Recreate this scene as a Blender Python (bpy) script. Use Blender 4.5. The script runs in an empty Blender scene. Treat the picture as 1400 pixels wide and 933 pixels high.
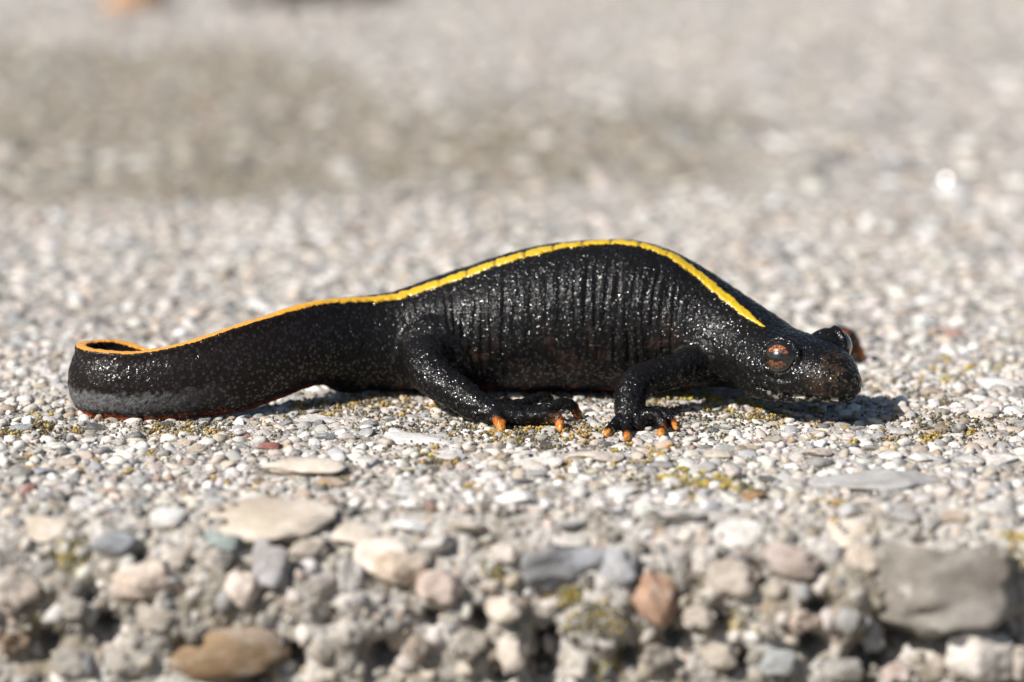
import bpy, bmesh, math, random
import numpy as np
from mathutils import Vector, Matrix

# ------------------------------------------------------------------ camera, sky, sun, exposure
scene = bpy.context.scene
COL = scene.collection
MM = 0.001
CAM_Z, CAM_Y, PITCH = 106.9, -437.3, 12.0          # mm, mm, degrees down
PX = 0.11                                           # mm per photo pixel at 450 mm
FOC = 450.0

cam_data = bpy.data.cameras.new('camera')
cam = bpy.data.objects.new('camera', cam_data)
COL.objects.link(cam)
cam.location = (0, CAM_Y * MM, CAM_Z * MM)
cam.rotation_euler = (math.radians(90 - PITCH), 0, 0)
cam_data.sensor_width = 36.0
cam_data.lens = 36.0 * FOC / (1400 * PX)
cam_data.clip_start = 0.01
cam_data.clip_end = 2000.0
cam_data.dof.use_dof = True
cam_data.dof.focus_distance = 0.4515
cam_data.dof.aperture_fstop = 11.5
scene.camera = cam

SUN_DIR = Vector((-0.60, -0.45, 0.67)).normalized()   # towards the sun
elev = math.asin(SUN_DIR.z)
azim = math.atan2(SUN_DIR.x, SUN_DIR.y)                # clockwise from +Y
world = bpy.data.worlds.new('World')
scene.world = world
world.use_nodes = True
nt = world.node_tree
sky = nt.nodes.new('ShaderNodeTexSky')
sky.sky_type = 'NISHITA'
sky.sun_disc = False
sky.sun_elevation = elev
sky.sun_rotation = azim
nt.links.new(sky.outputs[0], nt.nodes['Background'].inputs[0])
nt.nodes['Background'].inputs[1].default_value = 0.06
sun_data = bpy.data.lights.new('sun', 'SUN')
sun_data.energy = 5.0
sun_data.angle = math.radians(0.53)
sun_data.color = (1.0, 0.958, 0.90)
sun = bpy.data.objects.new('sun', sun_data)
COL.objects.link(sun)
sun.rotation_euler = SUN_DIR.to_track_quat('Z', 'Y').to_euler()
sun.location = (-1, -1, 1)
scene.view_settings.view_transform = 'Standard'
scene.view_settings.look = 'None'
scene.view_settings.gamma = 1.0
scene.view_settings.use_curve_mapping = False
scene.view_settings.exposure = 0.52

rng = np.random.default_rng(7)
random.seed(7)

# ------------------------------------------------------------------ small helpers (all lengths in mm until the mesh is made)
CP, SP = math.cos(math.radians(PITCH)), math.sin(math.radians(PITCH))

def at(px, py, Y):
    """world point (mm) at depth Y seen at photo pixel px, py"""
    u = (px - 700) * PX / FOC
    v = (466.5 - py) * PX / FOC
    dx, dy, dz = u, CP + v * SP, -SP + v * CP
    t = (Y - CAM_Y) / dy
    return np.array([dx * t, Y, CAM_Z + dz * t])

def gnd(px, py, z=0.0):
    """world point (mm) at height z seen at photo pixel px, py"""
    u = (px - 700) * PX / FOC
    v = (466.5 - py) * PX / FOC
    dx, dy, dz = u, CP + v * SP, -SP + v * CP
    t = (z - CAM_Z) / dz
    return np.array([dx * t, CAM_Y + dy * t, z])

def hash3(i, j, k, seed):
    n = (i * 374761393 + j * 668265263 + k * 2147483647 + seed * 1274126177) & 0xffffffff
    n = ((n ^ (n >> 13)) * 1274126177) & 0xffffffff
    n = ((n ^ (n >> 16)) * 2246822519) & 0xffffffff
    n = n ^ (n >> 15)
    return (n & 0xffffff) / float(0xffffff)

def vnoise(p, seed=0):
    """smooth value noise in -1..1 for an (n,3) array"""
    p = np.asarray(p, dtype=np.float64)
    i = np.floor(p).astype(np.int64)
    f = p - i
    f = f * f * f * (f * (f * 6 - 15) + 10)
    out = 0
    for a in (0, 1):
        wx = f[:, 0] if a else 1 - f[:, 0]
        for b in (0, 1):
            wy = f[:, 1] if b else 1 - f[:, 1]
            for c in (0, 1):
                wz = f[:, 2] if c else 1 - f[:, 2]
                out = out + wx * wy * wz * hash3(i[:, 0] + a, i[:, 1] + b, i[:, 2] + c, seed)
    return out * 2 - 1

def fbm(p, octaves=4, seed=0):
    p = np.asarray(p, dtype=np.float64)
    s, a, t = 0, 1.0, 0
    for o in range(octaves):
        s = s + a * vnoise(p * (2.03 ** o) + o * 17.3, seed + o)
        t += a
        a *= 0.5
    return s / t

def smooth(e0, e1, x):
    t = np.clip((x - e0) / (e1 - e0), 0, 1)
    return t * t * (3 - 2 * t)

def make_mesh(name, verts_mm, faces, shade=True):
    """faces: (n,3) or (n,4) int array"""
    v = np.asarray(verts_mm, dtype=np.float32) * MM
    f = np.asarray(faces, dtype=np.int32)
    me = bpy.data.meshes.new(name)
    n, k = f.shape
    me.vertices.add(len(v))
    me.vertices.foreach_set('co', v.ravel())
    me.loops.add(n * k)
    me.loops.foreach_set('vertex_index', f.ravel())
    me.polygons.add(n)
    me.polygons.foreach_set('loop_start', np.arange(0, n * k, k, dtype=np.int32))
    me.polygons.foreach_set('loop_total', np.full(n, k, dtype=np.int32))
    me.polygons.foreach_set('use_smooth', np.full(n, shade, dtype=bool))
    me.update(calc_edges=True)
    return me

def link(name, me, mat=None, parent=None):
    o = bpy.data.objects.new(name, me)
    COL.objects.link(o)
    if mat is not None:
        me.materials.append(mat)
    if parent is not None:
        o.parent = parent
    return o

def set_col(me, cols, name='col'):
    a = me.attributes.new(name, 'FLOAT_COLOR', 'POINT')
    c = np.ones((len(cols), 4), dtype=np.float32)
    c[:, :3] = cols
    a.data.foreach_set('color', c.ravel())

def set_float(me, vals, name):
    a = me.attributes.new(name, 'FLOAT', 'POINT')
    a.data.foreach_set('value', np.asarray(vals, dtype=np.float32))

class NT:
    """thin helper for building node trees"""
    def __init__(self, name):
        self.m = bpy.data.materials.new(name)
        self.m.use_nodes = True
        self.t = self.m.node_tree
        self.b = self.t.nodes['Principled BSDF']
    def n(self, kind, **kw):
        nd = self.t.nodes.new(kind)
        for k, v in kw.items():
            setattr(nd, k, v)
        return nd
    def l(self, a, b):
        self.t.links.new(a, b)
    def val(self, sock, v):
        if isinstance(v, bpy.types.NodeSocket):
            self.l(v, sock)
        else:
            sock.default_value = v
    def coords(self, scale=1000.0):
        c = self.n('ShaderNodeTexCoord')
        m = self.n('ShaderNodeMapping')
        m.inputs['Scale'].default_value = (scale,) * 3
        self.l(c.outputs['Object'], m.inputs['Vector'])
        return m.outputs[0]
    def noise(self, vec, scale, detail=4, rough=0.55):
        t = self.n('ShaderNodeTexNoise')
        self.l(vec, t.inputs['Vector'])
        t.inputs['Scale'].default_value = scale
        t.inputs['Detail'].default_value = detail
        t.inputs['Roughness'].default_value = rough
        return t.outputs['Fac']
    def voro(self, vec, scale, feature='F1', out='Distance', rnd=1.0):
        t = self.n('ShaderNodeTexVoronoi', feature=feature)
        self.l(vec, t.inputs['Vector'])
        t.inputs['Scale'].default_value = scale
        t.inputs['Randomness'].default_value = rnd
        return t.outputs[out]
    def ramp(self, fac, a, b, ca=0.0, cb=1.0):
        t = self.n('ShaderNodeMapRange', interpolation_type='SMOOTHSTEP')
        self.l(fac, t.inputs['Value'])
        t.inputs['From Min'].default_value = a
        t.inputs['From Max'].default_value = b
        t.inputs['To Min'].default_value = ca
        t.inputs['To Max'].default_value = cb
        return t.outputs[0]
    def mix(self, fac, a, b, blend='MIX'):
        t = self.n('ShaderNodeMix', data_type='RGBA', blend_type=blend)
        self.val(t.inputs[0], fac)
        for s, v in ((t.inputs[6], a), (t.inputs[7], b)):
            if isinstance(v, tuple):
                v = (*v, 1.0) if len(v) == 3 else v
            self.val(s, v)
        return t.outputs[2]
    def math(self, op, a, b=0.0, clamp=False):
        t = self.n('ShaderNodeMath', operation=op, use_clamp=clamp)
        self.val(t.inputs[0], a)
        self.val(t.inputs[1], b)
        return t.outputs[0]
    def bump(self, height, dist, strength=1.0, normal=None):
        t = self.n('ShaderNodeBump')
        t.inputs['Strength'].default_value = strength
        t.inputs['Distance'].default_value = dist
        self.l(height, t.inputs['Height'])
        if normal is not None:
            self.l(normal, t.inputs['Normal'])
        return t.outputs[0]
    def attr(self, name, out='Fac'):
        t = self.n('ShaderNodeAttribute', attribute_name=name)
        return t.outputs[out]

# ------------------------------------------------------------------ materials of the setting
def mat_concrete():
    N = NT('concrete')
    v = N.coords()
    big = N.noise(v, 0.02, 4)
    mid = N.noise(v, 0.35, 6, 0.65)
    fine = N.noise(v, 2.2, 5, 0.7)
    c = N.mix(N.ramp(mid, 0.3, 0.7), (0.27, 0.25, 0.225), (0.49, 0.465, 0.435))
    c = N.mix(N.ramp(big, 0.35, 0.7), c, (0.41, 0.38, 0.345))
    # separate sand grains, each with its own tone
    cell = N.voro(v, 1.1, out='Color')
    sep = N.n('ShaderNodeSeparateColor'); N.l(cell, sep.inputs[0])
    c = N.mix(N.ramp(sep.outputs[0], 0.55, 0.75, 0.0, 0.55), c, (0.58, 0.54, 0.49))
    c = N.mix(N.ramp(sep.outputs[1], 0.74, 0.86, 0.0, 0.6), c, (0.17, 0.165, 0.165))
    c = N.mix(N.ramp(sep.outputs[2], 0.86, 0.93, 0.0, 0.5), c, (0.42, 0.27, 0.17))
    # dark algae crust in scattered patches
    c = N.mix(N.ramp(N.noise(v, 0.11, 6, 0.72), 0.48, 0.62, 0.0, 0.8), c, (0.12, 0.105, 0.075))
    # algae stain with a shape of its own
    st = N.attr('stain')
    spl = N.ramp(N.noise(v, 0.09, 5, 0.7), 0.25, 0.75)
    c = N.mix(N.math('MULTIPLY', st, N.math('ADD', 0.35, N.math('MULTIPLY', spl, 0.65)), True), c, (0.165, 0.135, 0.08))
    N.l(c, N.b.inputs['Base Color'])
    N.b.inputs['Roughness'].default_value = 0.9
    N.b.inputs['Specular IOR Level'].default_value = 0.3
    h = N.math('ADD', N.math('MULTIPLY', fine, 0.5), N.math('MULTIPLY', N.voro(v, 1.1), -0.6))
    N.l(N.bump(h, 0.0004, 0.9), N.b.inputs['Normal'])
    return N.m

def mat_grain():
    N = NT('gravel_grain')
    v = N.coords()
    col = N.attr('col', 'Color')
    f = N.noise(v, 3.5, 4, 0.65)
    c = N.mix(N.ramp(f, 0.3, 0.7, 0.0, 0.38), col, N.mix(1.0, col, (0.42, 0.38, 0.33), 'MULTIPLY'))
    c = N.mix(N.ramp(N.noise(v, 1.3, 5, 0.7), 0.42, 0.64, 0.0, 0.45), c, (0.45, 0.425, 0.39))
    N.l(c, N.b.inputs['Base Color'])
    N.b.inputs['Roughness'].default_value = 0.72
    N.b.inputs['Specular IOR Level'].default_value = 0.35
    N.l(N.bump(f, 0.0002, 0.7), N.b.inputs['Normal'])
    return N.m

def mat_pebble():
    N = NT('pebble_stone')
    v = N.coords()
    oi = N.n('ShaderNodeObjectInfo')
    col = oi.outputs['Color']
    vv = N.n('ShaderNodeVectorMath', operation='ADD')
    sc = N.n('ShaderNodeVectorMath', operation='SCALE')
    cmb = N.n('ShaderNodeCombineXYZ')
    N.l(oi.outputs['Random'], cmb.inputs[0]); N.l(oi.outputs['Random'], cmb.inputs[1])
    N.l(cmb.outputs[0], sc.inputs[0]); sc.inputs['Scale'].default_value = 60
    N.l(v, vv.inputs[0]); N.l(sc.outputs[0], vv.inputs[1])
    p = vv.outputs[0]
    f = N.noise(p, 420.0 / 1000, 7, 0.78)
    g = N.noise(p, 3.0, 4, 0.7)
    c = N.mix(N.ramp(f, 0.38, 0.62, 0.0, 0.75), col, N.mix(1.0, col, (0.50, 0.46, 0.40), 'MULTIPLY'))
    c = N.mix(N.ramp(g, 0.56, 0.74, 0.0, 0.45), c, (0.60, 0.57, 0.53))
    c = N.mix(N.ramp(N.noise(p, 0.7, 6, 0.7), 0.58, 0.70, 0.0, 0.5), c, (0.15, 0.125, 0.09))
    c = N.mix(N.ramp(N.noise(p, 0.8, 6, 0.75), 0.52, 0.64, 0.0, 0.32), c, (0.44, 0.41, 0.375))
    N.l(c, N.b.inputs['Base Color'])
    N.b.inputs['Roughness'].default_value = 0.75
    N.b.inputs['Specular IOR Level'].default_value = 0.35
    h = N.math('ADD', f, N.math('MULTIPLY', g, 0.35))
    N.l(N.bump(h, 0.0008, 1.0), N.b.inputs['Normal'])
    return N.m

def mat_lichen():
    N = NT('lichen_crust')
    col = N.attr('col', 'Color')
    N.l(col, N.b.inputs['Base Color'])
    N.b.inputs['Roughness'].default_value = 0.8
    return N.m

def mat_soil():
    N = NT('packed_soil')
    v = N.coords(1.0)
    a = N.noise(v, 3, 6, 0.65)
    b = N.noise(v, 60, 5, 0.7)
    c = N.mix(N.ramp(a, 0.3, 0.7), (0.16, 0.13, 0.095), (0.27, 0.23, 0.18))
    c = N.mix(N.ramp(b, 0.4, 0.7, 0, 0.6), c, (0.33, 0.30, 0.26))
    N.l(c, N.b.inputs['Base Color'])
    N.b.inputs['Roughness'].default_value = 0.95
    N.l(N.bump(b, 0.01, 0.8), N.b.inputs['Normal'])
    return N.m

M_CONC, M_GRAIN, M_PEB, M_LICH, M_SOIL = mat_concrete(), mat_grain(), mat_pebble(), mat_lichen(), mat_soil()

# ------------------------------------------------------------------ the setting: soil and the concrete slab
def ground_sheet():
    s = 300000.0
    v = [(-s, -s, -131), (s, -s, -131), (s, s, -131), (-s, s, -131)]
    o = link('ground', make_mesh('ground', v, [(0, 1, 2, 3)]), M_SOIL)
    o['kind'] = 'structure'
ground_sheet()

EDGE = -56.0     # front edge of the slab
ROUND = 13.0     # how far the broken edge is rounded off

def top_height(x, y):
    """height of the worn slab top (mm)"""
    p = np.stack([x, y, np.zeros_like(x)], 1)
    h = 0.9 * fbm(p / 38.0, 3, 3) + 0.45 * fbm(p / 9.0, 3, 11) + 0.16 * fbm(p / 2.2, 3, 23)
    far = smooth(40, 200, y)
    h = h + far * 1.6 * fbm(p / 90.0, 3, 31)
    # flat where the animal lies
    m = smooth(70, 40, np.abs(x + 6)) * smooth(-12, 0, y) * smooth(60, 40, y)
    h = h * (1 - 0.75 * m)
    return h

def stain_mask(x, y):
    """the algae patch behind the animal"""
    p = np.stack([x, y, np.zeros_like(x)], 1)
    w = fbm(p / 60.0, 3, 41)
    yy = y + 32 * w
    near = 214 + 14 * np.sin(x / 60.0)
    far = 520 - 150 * smooth(-90, -20, x)
    m = smooth(near - 12, near + 30, yy) * smooth(far + 60, far - 40, yy)
    m = m * smooth(78, 30, x + 20 * w) * smooth(-420, -330, x + 40 * w)
    # thin grime elsewhere
    g = 0.16 * smooth(0.15, 0.6, fbm(p / 45.0, 3, 47)) * smooth(60, 160, y)
    return np.clip(m * (0.95 + 0.45 * fbm(p / 26.0, 3, 53)) + g, 0, 1)

def nonuniform(a, b, c, d, fine, coarse):
    """coordinates from a to d with step fine in b..c and growing outside"""
    mid = np.arange(b, c + fine * 0.5, fine)
    lo, x, s = [], b, fine
    while x - s > a:
        s = min(s * 1.12, coarse); x -= s; lo.append(x)
    hi, x, s = [], mid[-1], fine
    while x + s < d:
        s = min(s * 1.12, coarse); x += s; hi.append(x)
    lo = [v for v in lo if v > a + 0.2 * fine] + [a]
    hi = [v for v in hi if v < d - 0.2 * fine] + [d]
    return np.array(lo[::-1] + list(mid) + hi)

def face_profile(q):
    """point (y,z) and outward normal along the section of the slab front; q<0 on the face, q>0 on top (mm)"""
    R = ROUND
    arc = R * math.pi / 2
    y = np.empty_like(q); z = np.empty_like(q); ny = np.empty_like(q); nz = np.empty_like(q)
    top = q >= 0
    y[top] = EDGE + R + q[top]; z[top] = 0; ny[top] = 0; nz[top] = 1
    ar = (q < 0) & (q > -arc)
    a = -q[ar] / R
    y[ar] = EDGE + R - R * np.sin(a); z[ar] = -R + R * np.cos(a); ny[ar] = -np.sin(a); nz[ar] = np.cos(a)
    fc = q <= -arc
    y[fc] = EDGE; z[fc] = -R + (q[fc] + arc); ny[fc] = -1; nz[fc] = 0
    return y, z, ny, nz

def face_q(px, py):
    """section length q where the view through a photo pixel meets the slab's broken edge"""
    q = np.linspace(-60, 25, 1700)
    y, z, _, _ = face_profile(q)
    rel_y, rel_z = y - CAM_Y, z - CAM_Z
    depth = rel_y * CP - rel_z * SP
    v = (rel_y * SP + rel_z * CP) / depth
    row = 466.5 - v * FOC / PX
    k = int(np.abs(row - py).argmin())
    return float((px - 700) * PX / FOC * depth[k]), float(q[k])

# pits in the broken edge: photo place, radius and depth (mm)
PITS = []
for px, py, r, dep in ((140, 862, 2.6, 7), (748, 885, 2.4, 8), (742, 925, 2.8, 8), (1230, 868, 4.5, 6.5), (1290, 862, 4.0, 6), (1350, 850, 3.5, 6), (1195, 905, 3.5, 6),
                       (520, 905, 2.6, 7), (60, 885, 2.5, 6), (655, 850, 1.8, 5), (345, 925, 2.5, 6), (860, 905, 2.2, 5), (1035, 775, 1.8, 5), (60, 760, 2.2, 4.5),
                       (345, 785, 1.8, 4.5), (990, 850, 2.0, 5), (1120, 830, 2.0, 5), (450, 850, 1.8, 5), (195, 845, 1.6, 5), (400, 905, 2.0, 6), (1010, 905, 2.0, 5),
                       (590, 850, 1.6, 5), (250, 890, 1.8, 5), (1110, 890, 2.2, 6), (925, 880, 2.0, 5), (690, 925, 2.0, 6), (185, 750, 1.4, 4), (120, 815, 1.6, 4)):
    X_, Q_ = face_q(px, py)
    y_, z_, _, _ = face_profile(np.array([Q_]))
    PITS.append((X_, float(y_[0]), float(z_[0]), r, dep))

def slab_point(x, q):
    """displaced slab surface at x and section length q"""
    y, z, ny, nz = face_profile(q)
    h = top_height(x, np.maximum(y, EDGE))
    p = np.stack([x, y, z], 1)
    face = smooth(3, -9, q)
    rough = 2.2 * fbm(p / 11.0, 4, 61) + 1.5 * fbm(p / 3.6, 4, 71) + 0.5 * fbm(p / 1.5, 2, 75) + 1.6 * fbm(p / 40.0, 2, 81) - 0.5
    d = h * (1 - face) + rough * face
    for dx, dy, dz, r, dep in PITS:
        rr = ((p - np.array([dx, dy, dz])) ** 2).sum(1)
        d = d - 1.45 * dep * np.exp(-rr / (0.55 * r * r)) * face
    return np.stack([x, y + ny * d, z + nz * d], 1), ny, nz

def build_slab():
    xs = nonuniform(-900, -92, 92, 900, 0.55, 24.0)
    qs_top = nonuniform(-128, -36, 100, 1100, 0.6, 20.0)
    X, Q = np.meshgrid(xs, qs_top)
    P, _, _ = slab_point(X.ravel(), Q.ravel())
    P[:len(xs), 2] = -131.5
    nx, ny = len(xs), len(qs_top)
    idx = np.arange(nx * ny).reshape(ny, nx)
    F = np.stack([idx[:-1, :-1], idx[:-1, 1:], idx[1:, 1:], idx[1:, :-1]], -1).reshape(-1, 4)
    # sides and back go down to the soil
    verts = [P]; faces = [F]
    base = len(P)
    rim = np.concatenate([idx[:, 0][::-1], idx[0, :0], ])
    left, right, back = idx[:, 0], idx[:, -1], idx[-1, :]
    for line, flip in ((left, True), (right, False), (back, True)):
        low = P[line].copy(); low[:, 2] = -131.5
        n = len(line)
        verts.append(low)
        b = np.arange(base, base + n)
        q = np.stack([line[:-1], line[1:], b[1:], b[:-1]], -1)
        faces.append(q[:, ::-1] if not flip else q)
        base += n
    V = np.concatenate(verts); Fa = np.concatenate(faces)
    me = make_mesh('concrete_slab', V, Fa)
    crust = smooth(-0.30, 0.30, fbm(V / 9.0, 4, 95)) * smooth(EDGE + 6, EDGE + 1, V[:, 1]) * 0.8     # algae on the broken edge
    set_float(me, np.maximum(stain_mask(V[:, 0], V[:, 1]), crust), 'stain')
    o = link('concrete_slab', me, M_CONC)
    o['kind'] = 'structure'
    return o
slab = build_slab()

# ------------------------------------------------------------------ stones set in the slab
def ico(sub):
    bm = bmesh.new()
    bmesh.ops.create_icosphere(bm, subdivisions=sub, radius=1.0)
    v = np.array([x.co[:] for x in bm.verts])
    f = np.array([[a.index for a in t.verts] for t in bm.faces])
    bm.free()
    return v, f

def stone_shapes(sub, n, seed, rough=0.22, facets=6):
    """n worn stone shapes of unit size: a sphere cut by random planes, then roughened"""
    v0, f = ico(sub)
    r = np.random.default_rng(seed)
    out = []
    for k in range(n):
        v = v0.copy()
        for j in range(facets):
            d = r.normal(size=3); d /= np.linalg.norm(d)
            c = r.uniform(0.42, 0.85)
            over = v @ d - c
            v = v - np.outer(np.clip(over, 0, None) * 0.95, d)
        v = v * (1 + rough * fbm(v * 1.7 + k * 9.1, 3, 100 + k)[:, None])
        out.append(v)
    return out, f

def rotmat(rx, ry, rz):
    cx, sx, cy, sy, cz, sz = np.cos(rx), np.sin(rx), np.cos(ry), np.sin(ry), np.cos(rz), np.sin(rz)
    A = np.empty((len(rx), 3, 3))
    A[:, 0, 0] = cy * cz; A[:, 0, 1] = sx * sy * cz - cx * sz; A[:, 0, 2] = cx * sy * cz + sx * sz
    A[:, 1, 0] = cy * sz; A[:, 1, 1] = sx * sy * sz + cx * cz; A[:, 1, 2] = cx * sy * sz - sx * cz
    A[:, 2, 0] = -sy; A[:, 2, 1] = sx * cy; A[:, 2, 2] = cx * cy
    return A

PAL = np.array([[0.62, 0.575, 0.52], [0.55, 0.505, 0.45], [0.68, 0.645, 0.60], [0.47, 0.45, 0.425], [0.36, 0.355, 0.35],
                [0.31, 0.315, 0.325], [0.50, 0.425, 0.36], [0.57, 0.48, 0.41], [0.43, 0.36, 0.28], [0.20, 0.20, 0.20],
                [0.33, 0.26, 0.19], [0.42, 0.42, 0.405], [0.73, 0.71, 0.68], [0.44, 0.31, 0.22], [0.27, 0.13, 0.095], [0.12, 0.115, 0.11]])
PALW = np.array([15, 15, 13, 12, 9, 6, 8, 6, 6, 4.5, 4, 3, 12, 1.2, 0.3, 3.0]); PALW = PALW / PALW.sum()

def pick_cols(n, r):
    c = PAL[r.choice(len(PAL), n, p=PALW)]
    c = c * np.array([1.0, 1.0, 1.005])
    return np.clip(c * r.uniform(0.80, 1.22, (n, 1)) * r.normal(1, 0.02, (n, 3)), 0.03, 0.8)

# --- single stones told apart in the photograph: px, py centre, half width px, half height px, colour, on the face?
CREAM, WHITE, PALE, GREY, BLUE, PINK = (0.60, 0.53, 0.45), (0.74, 0.71, 0.68), (0.62, 0.60, 0.58), (0.38, 0.37, 0.36), (0.33, 0.35, 0.38), (0.68, 0.60, 0.54)
DARK, TAN, RUST, RED, GREEN = (0.17, 0.165, 0.165), (0.45, 0.36, 0.28), (0.40, 0.25, 0.13), (0.30, 0.11, 0.085), (0.33, 0.38, 0.36)
TOPSTONES = [
    (418, 636, 62, 16, CREAM), (362, 696, 100, 22, CREAM), (585, 598, 62, 8, PALE), (612, 621, 26, 9, PALE), (738, 632, 34, 9, WHITE),
    (812, 618, 42, 13, PINK), (705, 680, 32, 14, WHITE), (852, 672, 24, 10, WHITE), (482, 713, 33, 12, CREAM), (368, 609, 17, 7, RED),
    (1366, 516, 32, 10, PALE), (1200, 652, 95, 16, GREY), (95, 670, 20, 15, PINK), (345, 678, 26, 12, WHITE), (25, 645, 20, 12, GREY),
    (112, 683, 18, 10, WHITE), (140, 697, 22, 10, WHITE), (672, 650, 16, 7, WHITE), (615, 649, 19, 8, PALE), (1262, 622, 22, 9, WHITE),
    (1218, 620, 18, 9, WHITE), (1110, 615, 28, 9, PINK), (985, 617, 24, 9, CREAM), (1370, 628, 24, 10, WHITE), (1325, 628, 22, 9, PALE),
    (1120, 628, 20, 9, GREY), (1048, 626, 14, 8, WHITE), (430, 572, 30, 7, PALE), (58, 643, 16, 9, BLUE), (190, 655, 17, 8, GREY),
    (270, 612, 14, 6, CREAM), (160, 605, 14, 8, WHITE), (75, 612, 18, 9, WHITE), (500, 630, 20, 9, PALE), (455, 655, 22, 9, TAN),
    (550, 668, 24, 10, PALE), (1030, 672, 20, 10, RUST), (1185, 680, 24, 11, PINK), (1265, 680, 16, 10, PALE), (1300, 700, 26, 10, TAN),
    (1235, 703, 22, 10, GREY), (1360, 690, 28, 11, PALE), (1150, 715, 40, 14, CREAM), (930, 700, 34, 12, PALE), (1010, 720, 36, 12, PALE),
    (560, 705, 30, 12, PALE), (640, 712, 28, 11, CREAM), (790, 705, 30, 10, GREY), (600, 735, 34, 14, PALE), (230, 700, 30, 12, PALE),
    (60, 715, 34, 12, CREAM), (180, 715, 26, 11, PALE), (520, 745, 40, 14, PINK), (442, 595, 16, 7, BLUE), (505, 578, 15, 6, GREY),
    (1300, 592, 20, 8, WHITE), (1230, 590, 16, 7, PALE), (1180, 600, 15, 7, WHITE), (1345, 600, 18, 8, PINK), (1060, 600, 15, 7, CREAM),
    (30, 590, 16, 8, BLUE), (45, 570, 14, 7, WHITE), (540, 590, 18, 6, PALE), (960, 640, 22, 8, PALE), (905, 632, 18, 8, GREY),
    (1390, 560, 20, 9, WHITE), (1310, 545, 18, 8, PALE), (1275, 530, 16, 7, TAN), (1340, 570, 18, 7, CREAM), (1085, 655, 22, 9, PALE),
]
FACESTONES = [
    (1305, 798, 118, 70, (0.27, 0.25, 0.225), 3.0), (1338, 896, 50, 38, (0.62, 0.59, 0.56), 3.0), (1228, 918, 24, 15, (0.60, 0.50, 0.46), 2.5),
    (768, 772, 68, 34, (0.30, 0.31, 0.335), 1.2), (845, 780, 34, 32, (0.33, 0.335, 0.35), 0.8), (897, 820, 34, 42, (0.47, 0.30, 0.21), 1.4),
    (372, 770, 32, 36, (0.36, 0.345, 0.35), 1.8), (195, 795, 42, 28, (0.62, 0.52, 0.45), 1.4), (305, 900, 95, 44, (0.27, 0.185, 0.11), -0.4),
    (25, 808, 34, 32, (0.64, 0.57, 0.52), 1.6), (1085, 768, 42, 26, (0.42, 0.35, 0.32), 1.5), (155, 743, 36, 19, (0.33, 0.345, 0.37), 1.2),
    (308, 736, 30, 14, (0.34, 0.40, 0.39), 1.2), (545, 775, 42, 26, (0.58, 0.48, 0.39), 0.8), (600, 800, 36, 26, (0.60, 0.50, 0.45), 0.9),
    (480, 790, 18, 36, (0.58, 0.56, 0.55), 0.7), (690, 835, 26, 22, (0.55, 0.49, 0.42), 1.4), (330, 805, 26, 30, (0.58, 0.50, 0.44), 0.9),
    (215, 845, 32, 18, (0.46, 0.41, 0.36), 0.9), (965, 765, 20, 22, (0.52, 0.48, 0.44), 0.9), (1000, 790, 44, 30, (0.50, 0.43, 0.37), 0.7),
    (1100, 850, 26, 18, (0.57, 0.46, 0.38), 1.0), (1195, 880, 20, 26, (0.44, 0.43, 0.43), 1.4), (1160, 850, 20, 22, (0.38, 0.37, 0.36), 1.0),
    (1065, 905, 34, 22, (0.34, 0.35, 0.35), 1.0), (1155, 918, 28, 18, (0.40, 0.39, 0.37), 1.0), (955, 845, 26, 18, (0.50, 0.45, 0.40), 0.8),
    (645, 885, 24, 26, (0.42, 0.38, 0.33), 0.9), (700, 900, 22, 28, (0.50, 0.45, 0.40), 1.0), (570, 890, 20, 24, (0.48, 0.41, 0.34), 0.9),
    (790, 905, 22, 24, (0.55, 0.52, 0.48), 1.0), (440, 800, 26, 20, (0.44, 0.40, 0.37), 0.8), (95, 905, 30, 24, (0.38, 0.35, 0.31), 0.8),
    (20, 880, 22, 20, (0.40, 0.29, 0.19), 0.8), (165, 905, 24, 18, (0.46, 0.43, 0.39), 0.8), (440, 890, 24, 20, (0.44, 0.39, 0.33), 0.7),
    (100, 830, 22, 18, (0.45, 0.42, 0.38), 0.8), (1395, 905, 20, 28, (0.52, 0.47, 0.43), 2.0), (1180, 765, 30, 22, (0.55, 0.48, 0.41), 0.8),
    (900, 900, 26, 20, (0.45, 0.41, 0.36), 0.8), (985, 900, 28, 22, (0.46, 0.41, 0.35), 0.8), (420, 745, 30, 16, (0.50, 0.44, 0.39), 0.8),
    (240, 760, 24, 16, (0.55, 0.50, 0.46), 0.8), (60, 775, 20, 16, (0.42, 0.40, 0.38), 0.8), (690, 755, 24, 16, (0.56, 0.50, 0.45), 0.7),
]
PSHAPES, PFACES = stone_shapes(3, 8, 5, 0.30, 9)
FSHAPES, FFACES = stone_shapes(4, 6, 15, 0.38, 8)
FSHAPES = [v * (1 + 0.10 * fbm(v * 5.0 + k * 3.3, 3, 300 + k)[:, None]) for k, v in enumerate(FSHAPES)]
PSHAPES = [v * (1 + 0.07 * fbm(v * 4.0 + k * 3.3, 2, 320 + k)[:, None]) for k, v in enumerate(PSHAPES)]
def unit(v):
    lo, hi = v.min(0), v.max(0)
    return (v - 0.5 * (lo + hi)) / (0.5 * (hi - lo))
PSHAPES = [unit(v) for v in PSHAPES]
FSHAPES = [unit(v) for v in FSHAPES]
peb_meshes = [make_mesh('pebble', v, PFACES) for v in PSHAPES]
face_meshes = [make_mesh('pebble', v, FFACES) for v in FSHAPES]
for m in peb_meshes + face_meshes:
    m.materials.append(M_PEB)
nface_top = []
placed = []      # x, y, radius of what already lies on top (mm)

def add_pebble(me, loc, size, rot, col):
    o = bpy.data.objects.new('pebble', me)
    COL.objects.link(o)
    o.parent = slab
    o.location = [c * MM for c in loc]
    o.scale = size
    o.rotation_euler = rot
    o.color = (*[float(min(0.8, max(0.02, c))) for c in col], 1)
    return o

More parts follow.
